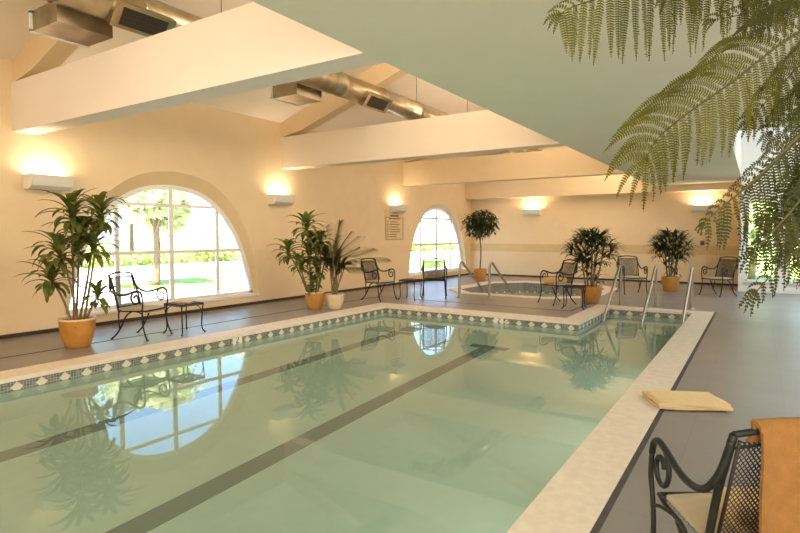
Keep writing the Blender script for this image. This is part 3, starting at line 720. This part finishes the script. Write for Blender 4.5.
# feather palm in the cream pot
def feather_palm(loc, label, R, H, seed):
    t = thing('potted_palm', label, 'potted plant', (*loc,0)); rnd = random.Random(seed); pot(t, R, H, CREAMPOT)
    fo = MB(); stm = MB()
    for (u, z, dep) in ((-.35,1.45,.2),(.02,1.62,.1),(.30,1.45,0),(.72,1.16,.1),(.98,.98,0),(.50,.80,-.15),(-.30,1.02,-.1),(.15,1.15,-.3),(.5,1.18,.35),(-.1,1.2,.3),(.28,.9,.1),(-.15,1.58,.1),(.12,1.66,.0),(-.45,1.25,-.05),(.45,1.38,.2),(.12,1.4,.2)):
        a = lat(loc, rnd.uniform(-.05,.05), H*.85, rnd.uniform(-.05,.05)); e = lat(loc, u, z+.02, dep); mid = a.lerp(e, .5)+Vector((0,0,.22+.1*abs(u))); mid.x -= (e.x-a.x)*.2; mid.y -= (e.y-a.y)*.2
        P = catmull([a, a.lerp(mid,.5)+Vector((0,0,.05)), mid, e], 13); stm.tube(P, lambda q: .009*(1-q)+.003, 6, 1)
        k = len(P)
        for i in range(int(k*.42), k):
            f_ = (i-k*.42)/(k*.58); tn = (P[min(k-1,i+1)]-P[i-1]).normalized(); sd = tn.cross(Vector((0,0,1))); sd = sd.normalized() if sd.length > .05 else Vector((1,0,0))
            for s_ in (-1,1):
                d = (sd*s_*.75+tn*.75+Vector((0,0,-.2))).normalized(); L = .33*(1-.55*abs(f_-.35)); 
                strap(fo, P[i], math.atan2(d.y,d.x), math.asin(max(-1,min(1,d.z))), L, .012, .8, 5, .15)
    stm.build('stem', CANE, t); fo.build('foliage', LEAF3, t)
feather_palm((1.88,8.24), 'feather palm in a cream pot with a frond arching towards the chair', .185, .30, 21)
def fan_palm(loc, label, R, H, hgt, half, seed, motif):
    loc0 = loc; t = thing('potted_fan_palm', label, 'potted plant', (*loc,0)); rnd = random.Random(seed); pot(t, R, H, TERRA, motif, None)
    fo = MB()
    for k in range(6):
        u = rnd.uniform(-.16,.16); dep = rnd.uniform(-.16,.16); z = hgt*rnd.uniform(.62,.80)
        a = lat(loc, u*.6, H*.85, dep*.6); h = lat(loc, u*1.4, z, dep*1.4); s_ = MB(); s_.tube([a, a.lerp(h,.5), h], .018, 8, 3); s_.build('stem', CANE, t)
    for k in range(84):
        zf = rnd.random()**.75; az = rnd.uniform(0, 2*PI); rr = half*math.sqrt(rnd.random())*(.35+.65*math.sin(PI*min(1,max(.08,zf*.9+.1))))
        c_ = Vector((math.cos(az)*rr, math.sin(az)*rr, hgt*(.50+.40*zf)))
        if k < 6: c_ = Vector((math.cos(k*1.1)*half*.35, math.sin(k*1.1)*half*.35, hgt*(.26+.05*k)))
        st_ = Vector((c_.x*.25, c_.y*.25, c_.z-.12)); fo.tube([st_, st_.lerp(c_,.5)+Vector((0,0,.05)), c_], .004, 4, 2)
        for q in range(8):
            a2 = az+(q-3.5)*.36; strap(fo, c_, a2, rnd.uniform(.15,1.15), rnd.uniform(.27,.40), .019, rnd.uniform(.9,1.8), 4, .2)
    fo.build('foliage', LEAF2, t); return t
fan_palm((5.80,12.03), 'bushy fan palm in an orange pot beside the towel chair', .23, .36, 1.60, .42, 31, -2.6)
fan_palm((6.91,15.6), 'bushy fan palm in an orange pot against the far wall between two chairs', .215, .38, 1.62, .42, 41, None)
# weeping fig in the far corner
t = thing('potted_fig_tree', 'slim potted fig tree with a round crown in the far left corner', 'potted plant', (1.5,15.75,0)); rnd = random.Random(8)
pot(t, .21, .38, TERRA); b = MB(); b.tube([(0,0,.3),(.02,.01,.9),(-.01,0,1.45),(.02,.01,1.9)], lambda q: .024-.008*q, 8); b.tube([(0,0,1.35),(.15,.05,1.7)], .009, 6); b.tube([(0,0,1.3),(-.18,-.05,1.75)], .009, 6); b.build('trunk', BARK, t)
b = MB()
for k in range(900):
    v = Vector((rnd.gauss(0,1), rnd.gauss(0,1), rnd.gauss(0,1))).normalized()*rnd.random()**.4; p = Vector((v.x*.54, v.y*.54, 1.80+v.z*.44))
    strap(b, p, rnd.uniform(0,2*PI), rnd.uniform(-.6,.5), rnd.uniform(.16,.26), .032, 1., 3, .2)
b.build('foliage', LEAF2, t)

# ------------------------------------------------------------------ tree fern overhanging the near right corner
crown = at(905, 40, 1.95)
fern = thing('tree_fern', 'large tree fern with feathery fronds arching in at the upper right', 'fern', (crown.x, crown.y, 0))
pl = MB(); pl.lathe([(0,0),(.20,0),(.27,.30),(.30,.38),(.28,.38),(.26,.34)], 32); pl.build('pot', TERRA, fern)
b = MB(); b.lathe([(.27,.34),(0,.35)], 24); b.build('soil', SOIL, fern)
b = MB(); b.tube([(0,0,.3),(.02,0,.9),(0,.01,1.5),(0,0,crown.z+.02)], lambda q: .06-.015*q+.006*math.sin(q*60), 12, 10); b.build('trunk', BARK, fern)
INV = Vector((crown.x, crown.y, 0))
def pinna(mb, base, d0, d1, L, nrm, rnd, wmax=.017, step=.0078):
    """leaflet row: axis bends from d0 to d1, with paired pinnules"""
    wmax = min(wmax, L*.13); n = max(6, int(L/step)); p = Vector(base); ax = []
    for i in range(n+1):
        f_ = i/n; d = (d0.lerp(d1, min(1,f_*1.25))).normalized(); ax.append((p.copy(), d)); p = p+d*(L/n)
    for i, (q, d) in enumerate(ax):
        f_ = i/n; sd = d.cross(nrm).normalized(); w_ = wmax*(1-f_**2.6)*(.72+.28*min(1,f_*6))+.0012; h_ = step*.32
        for s_ in (-1,1):
            tip = q+(sd*s_+d*.42).normalized()*w_+nrm*rnd.uniform(-.005,.005)
            e = d*h_; mid = q+(sd*s_+d*.25).normalized()*w_*.6
            mb.add([q-e, mid-e*1.05, tip, mid+e*1.15, q+e], [(0,1,2,3,4)])
    w_ = .0010
    mb.strip([[q-d.cross(nrm).normalized()*w_, q+d.cross(nrm).normalized()*w_] for q, d in ax])
DN = Vector((0,0,-1))
def frond(pix, Lup, Ldn, M_, seed, spacing=.030, tipL=.05, hang=.85, wmax=.016, t0=.0, blunt=.42):
    rnd = random.Random(seed); P = [at(*q)-INV for q in pix]; P = catmull(P, 14)
    fs = MB(); k = len(P); fs.tube(P, lambda q: .0042*(1-q)+.0012, 6, 1); o = fs.build('frond', FERNST, fern)
    fl = MB(); acc = 0; tot = sum((P[i+1]-P[i]).length for i in range(k-1)); s_ = 0.; view = -FW
    for i in range(1, k):
        sub = 4
        for q in range(sub):
            pt = P[i-1].lerp(P[i], (q+1)/sub); d = P[i]-P[i-1]; L = d.length/sub; tn = d.normalized(); acc += L; s_ += L; f_ = s_/tot
            if acc < spacing or f_ < t0: continue
            acc = 0; nrm = (view-tn*view.dot(tn)).normalized(); sd = nrm.cross(tn).normalized()
            if sd.z < 0: sd = -sd
            taper = math.sin(PI*min(1,max(.0,(1-f_)*.7+.05)))**blunt
            def nr(): return (nrm+Vector((rnd.uniform(-.42,.42), rnd.uniform(-.42,.42), rnd.uniform(-.42,.42)))).normalized()
            lu = Lup*taper*rnd.uniform(.92,1.06); ld = Ldn*taper*rnd.uniform(.9,1.06)
            dep = view*rnd.uniform(-.2,.2)+tn*rnd.uniform(-.09,.09)
            if Lup > 0: pinna(fl, pt, (sd*.85+tn*.40+dep).normalized(), (sd*.12+tn*.85+DN*.28+dep).normalized(), lu, nr(), rnd, wmax)
            nd = (DN-nrm*DN.dot(nrm)*.6).normalized()
            pinna(fl, pt, (-sd*.75+tn*.35+nd*.4+dep).normalized(), (nd*hang+tn*(1-hang)+dep*.6).normalized(), ld, nr(), rnd, wmax)
    tn = (P[-1]-P[-3]).normalized(); nv = (view-tn*view.dot(tn)).normalized()
    for a in (-.5, 0, .5): pinna(fl, P[-1], (tn+nv.cross(tn)*a).normalized(), (tn*.6+nv.cross(tn)*a*.4+DN*.8).normalized(), tipL, nv, rnd, wmax*.8)
    fl.build('leaflets', M_, o)
c_ = (905,40,1.95)
frond([c_,(845,15,1.85),(790,38,1.75),(736,79,1.70),(699,105,1.68),(675,123,1.66),(658,138,1.64),(646,158,1.62)], .28, .235, FERN, 1, t0=.30, tipL=.16, blunt=.3)
frond([c_,(850,-60,1.9),(790,-65,1.82),(720,-38,1.78),(650,-14,1.74),(605,-3,1.70),(575,6,1.68),(560,14,1.66)], .12, .30, FERN, 2, t0=.15, tipL=.07, hang=.95)
frond([c_,(850,-25,1.85),(790,-45,1.74),(730,-30,1.70),(690,-16,1.66),(668,-8,1.62)], .10, .19, FERN2, 12, t0=.15, tipL=.08, hang=.95)
frond([c_,(850,85,1.7),(806,128,1.5),(772,163,1.42),(748,186,1.38),(722,207,1.34),(704,223,1.32)], .13, .40, FERN2, 3, t0=.15, tipL=.03, hang=.72, spacing=.026, wmax=.016, blunt=.95)
frond([c_,(862,120,1.6),(838,160,1.46),(808,200,1.40),(782,226,1.37),(764,244,1.35)], .12, .24, FERN2, 13, t0=.12, tipL=.06, hang=.8, spacing=.021, wmax=.025, blunt=.6)
frond([c_,(880,140,1.6),(850,190,1.46),(822,232,1.40),(802,262,1.37)], .12, .22, FERN2, 14, t0=.12, tipL=.06, hang=.8, spacing=.021, wmax=.025, blunt=.6)
frond([c_,(885,130,1.6),(845,190,1.42),(806,240,1.36),(776,270,1.34),(756,292,1.33)], .10, .13, FERN2, 17, t0=.15, tipL=.06, hang=.8, spacing=.024, wmax=.02, blunt=.6)
frond([c_,(885,60,1.7),(852,102,1.56),(815,148,1.48),(788,190,1.44),(768,215,1.42)], .10, .30, FERN2, 16, t0=.12, tipL=.06, hang=.8, spacing=.022, wmax=.024, blunt=.6)
frond([c_,(868,70,1.75),(830,112,1.6),(796,142,1.55),(770,168,1.5),(752,184,1.48)], .08, .20, FERN2, 15, t0=.15, tipL=.05, hang=.75, blunt=.8)
frond([c_,(860,110,1.62),(826,165,1.45),(796,205,1.36),(772,232,1.32),(752,252,1.30)], .14, .27, FERN2, 8, t0=.15, tipL=.06, hang=.8, spacing=.026, wmax=.022, blunt=.9)
frond([c_,(850,25,1.9),(810,55,1.86),(775,92,1.82),(752,118,1.8)], .14, .17, FERN2, 4, t0=.2, tipL=.08)
frond([c_,(865,45,2.0),(830,78,1.98),(800,105,1.96),(772,132,1.94)], .14, .16, FERN2, 9, t0=.2, tipL=.08)
frond([c_,(860,-40,1.8),(810,-40,1.7),(776,-18,1.62),(760,10,1.58)], .13, .16, FERN2, 5, t0=.2, tipL=.10)
frond([c_,(870,90,1.8),(845,160,1.65),(822,210,1.58),(805,255,1.55)], .22, .20, FERN2, 6, t0=.2, tipL=.10)
frond([c_,(870,0,2.0),(835,-2,1.98),(800,12,1.96),(765,28,1.95)], .14, .13, FERN2, 10, t0=.2, tipL=.06)
frond([c_,(865,-20,2.0),(820,-10,1.96),(770,8,1.94),(715,20,1.92)], .10, .10, FERN, 7, t0=.25, tipL=.05)

# ------------------------------------------------------------------ outdoors
def ground(name, x0, y0, x1, y1, z, M_):
    b = MB(); b.quad((x0,y0,z),(x1,y0,z),(x1,y1,z),(x0,y1,z)); return struct(b.build(name, M_))
ground('ground_lawn', -110, -80, -.3, 140, -.26, LAWN); ground('ground_garden', -.3, 18.5, 60, 140, -.26, LAWN)
ground('path_pavement', -19, -60, -.3, 120, -.22, PAVE)
ground('path_terrace', 8.4, 16.7, 14, 19.5, -.05, PAVE)
b = MB(); b.add([(x,y,-.205) for x,y in ((-5.2,11.0),(-4.6,40),(-8.5,60),(-9.6,12.),(-8.6,9.6),(-6.4,9.7))], [(0,1,2,3,4,5)]); struct(b.build('lawn', LAWN))
def tree(loc, h, r, label, M_, seed, n=2600, leaf=.42):
    t = thing('garden_tree', label, 'tree', (*loc,-.22)); rnd = random.Random(seed)
    b = MB(); b.tube([(0,0,0),(.05,.03,h*.3),(-.04,.02,h*.6)], lambda q: .13-.05*q, 8)
    for k in range(5):
        a = k*1.3; b.tube([(0,0,h*.35+.1*k),(math.cos(a)*r*.5, math.sin(a)*r*.5, h*.6+.1*k)], .04, 6, 1)
    b.build('trunk', BARK, t); b = MB()
    blobs = [(Vector((rnd.gauss(0,r*.42), rnd.gauss(0,r*.42), h*.64+rnd.gauss(0,h*.13))), r*rnd.uniform(.35,.6)) for _ in range(11)]
    for k in range(n):
        c0, rr = blobs[k % 11]; v = Vector((rnd.gauss(0,1), rnd.gauss(0,1), rnd.gauss(0,1))).normalized()*rr*rnd.random()**.35; p = c0+v
        a = Vector((rnd.gauss(0,1), rnd.gauss(0,1), rnd.gauss(0,1))).normalized(); c2 = a.orthogonal().normalized(); s_ = leaf*rnd.uniform(.6,1.1)
        b.quad(p-a*s_*.5, p+c2*s_*.25, p+a*s_*.5, p-c2*s_*.25)
    b.build('crown', M_, t)
GT = 'garden trees outside'
for i, (x, y, h, r, M_, lab) in enumerate(((-7.6,10.6,4.6,1.2,TREE2,'slim young tree on the lawn seen through the large arched window'),
    (-23,1.5,8.2,3.8,TREE,'broad garden tree beyond the drive, left half of the large arched window'), (-25,11.5,9.0,4.2,TREE2,'broad garden tree beyond the drive, behind the slim young tree'), (-23,19,8.0,3.6,TREE,'broad garden tree beyond the drive, right edge of the large window'),
    (-25,29,8.6,4.0,TREE2,'tall pale tree beyond the drive, left side of the far arched window'), (-22.5,38,8.0,3.8,TREE,'bushy tree beyond the drive, middle of the far arched window'), (-25,50,9.,4.2,TREE2,'distant garden tree beyond the drive, right side of the far arched window'),
    (8.6,24,5.2,2.2,TREE,'garden tree right behind the tall glazed window'), (15.5,23.5,5.2,2.2,TREE,'dark garden tree outside the rightmost window'), (4.6,28,5.6,2.4,TREE2,'pale tree behind the glazed window, left of its neighbour'))):
    tree((x,y), h, r, lab, M_, 50+i)
hd = MB(); rnd = random.Random(77)
for k in range(5200):
    y = rnd.uniform(-20,60); th = rnd.uniform(0,PI); p = Vector((-20.+.5*math.cos(th)+rnd.gauss(0,.05), y, -.24+ .66*math.sin(th)**.6*rnd.uniform(.2,1.05))); a = Vector((rnd.gauss(0,1), rnd.gauss(0,1), rnd.gauss(0,1))).normalized(); c2 = a.orthogonal().normalized()
    hd.quad(p-a*.15, p+c2*.09, p+a*.15, p-c2*.09)
hd.prism([(-20.45,-.26),(-19.55,-.26),(-19.6,.15),(-20.,.3),(-20.4,.15)], 'y', -20, 60)
tag(hd.build('clipped_hedge', HEDGE), 'long low clipped hedge beyond the drive outside', 'hedge')

# ------------------------------------------------------------------ light
W = bpy.data.worlds.new('sky'); bpy.context.scene.world = W; W.use_nodes = True; nt = W.node_tree
bg = nt.nodes['Background']; sk = nt.nodes.new('ShaderNodeTexSky'); sk.sky_type = 'HOSEK_WILKIE'
sk.sun_direction = Vector((.25,-.45,.85)).normalized(); sk.turbidity = 6; sk.ground_albedo = .4
nt.links.new(sk.outputs[0], bg.inputs[0]); bg.inputs[1].default_value = 24.0
def lamp(name, kind, loc, aim, e, col, size=1., sy=None, spread=180):
    l = bpy.data.lights.new(name, kind); l.energy = e; l.color = col
    if kind == 'AREA':
        l.size = size; l.spread = math.radians(spread)
        if sy: l.shape = 'RECTANGLE'; l.size_y = sy
    o = bpy.data.objects.new(name, l); C.objects.link(o); o.location = loc
    o.rotation_euler = (Vector(aim)-Vector(loc)).to_track_quat('-Z', 'Y').to_euler(); return o
sun = lamp('sun', 'SUN', (0,0,20), (-2.5,4.5,11.5), 36., (1,.95,.85)); sun.data.angle = .02
WARM = (1, .80, .60); NEUT = (1, .90, .77)
lamp('bay_light', 'AREA', (4.6,-1.2,3.5), (2.0,5.,3.6), 150, WARM, 2.2, 1.2)  # added fills, no fixtures: these brighten the beams, slopes and left wall
lamp('bay_light', 'AREA', (5.6,6.3,4.7), (0.6,6.4,2.4), 110, WARM, 2.5, 1.2)
lamp('bay_light', 'AREA', (5.4,11.3,4.5), (0.6,11.4,2.0), 60, WARM, 2.5, 1.2)
lamp('bay_light', 'AREA', (4.9,10.6,3.2), (4.7,11.,5), 45, WARM, .5, .5)  # added upward fill, makes a bright ceiling patch for the water to mirror
lamp('bay_light', 'AREA', (5.6,15.8,3.9), (0.6,15.9,1.6), 105, WARM, 3.0, 1.2)
lamp('room_light', 'AREA', (9.6,-2.6,2.5), (5.0,9.,1.0), 200, NEUT, 2.6, 1.2)  # added general fill behind the camera
lamp('room_light', 'AREA', (9.8,-2.4,.9), (7.5,3.,2.9), 130, NEUT, 2.4, 1.2)  # added low fill aimed up to brighten the soffit
lamp('window_light', 'AREA', (11.0,13.0,3.6), (9.4,15.,.2), 160, (.85,.93,1), 2.0, 2.0)  # added cool fill inside the bay, standing in for daylight from its windows
for y in (-.8, 1.2, 3.2, 5.2, 7.2): lamp('pool_light', 'AREA', (7.78,y,-.70), (3.5,y-.3,-.95), 6, (.95,1,.90), 1.4, .3)  # unseen underwater fills added to light the basin floor
lamp('side_window_light', 'AREA', (11.4,5.5,2.0), (8.4,5.5,.2), 150, (.93,.96,1), 6., 1.8)  # added cool fill standing in for side daylight; the right wall is solid
sc = bpy.context.scene
sc.view_settings.view_transform = 'Standard'; sc.view_settings.look = 'None'; sc.view_settings.exposure = -.22; sc.view_settings.gamma = 1
sc.cycles.max_bounces = 10; sc.cycles.diffuse_bounces = 5; sc.cycles.glossy_bounces = 5; sc.cycles.transmission_bounces = 6; sc.cycles.transparent_max_bounces = 12
sc.cycles.use_denoising = True; sc.cycles.sample_clamp_indirect = 6
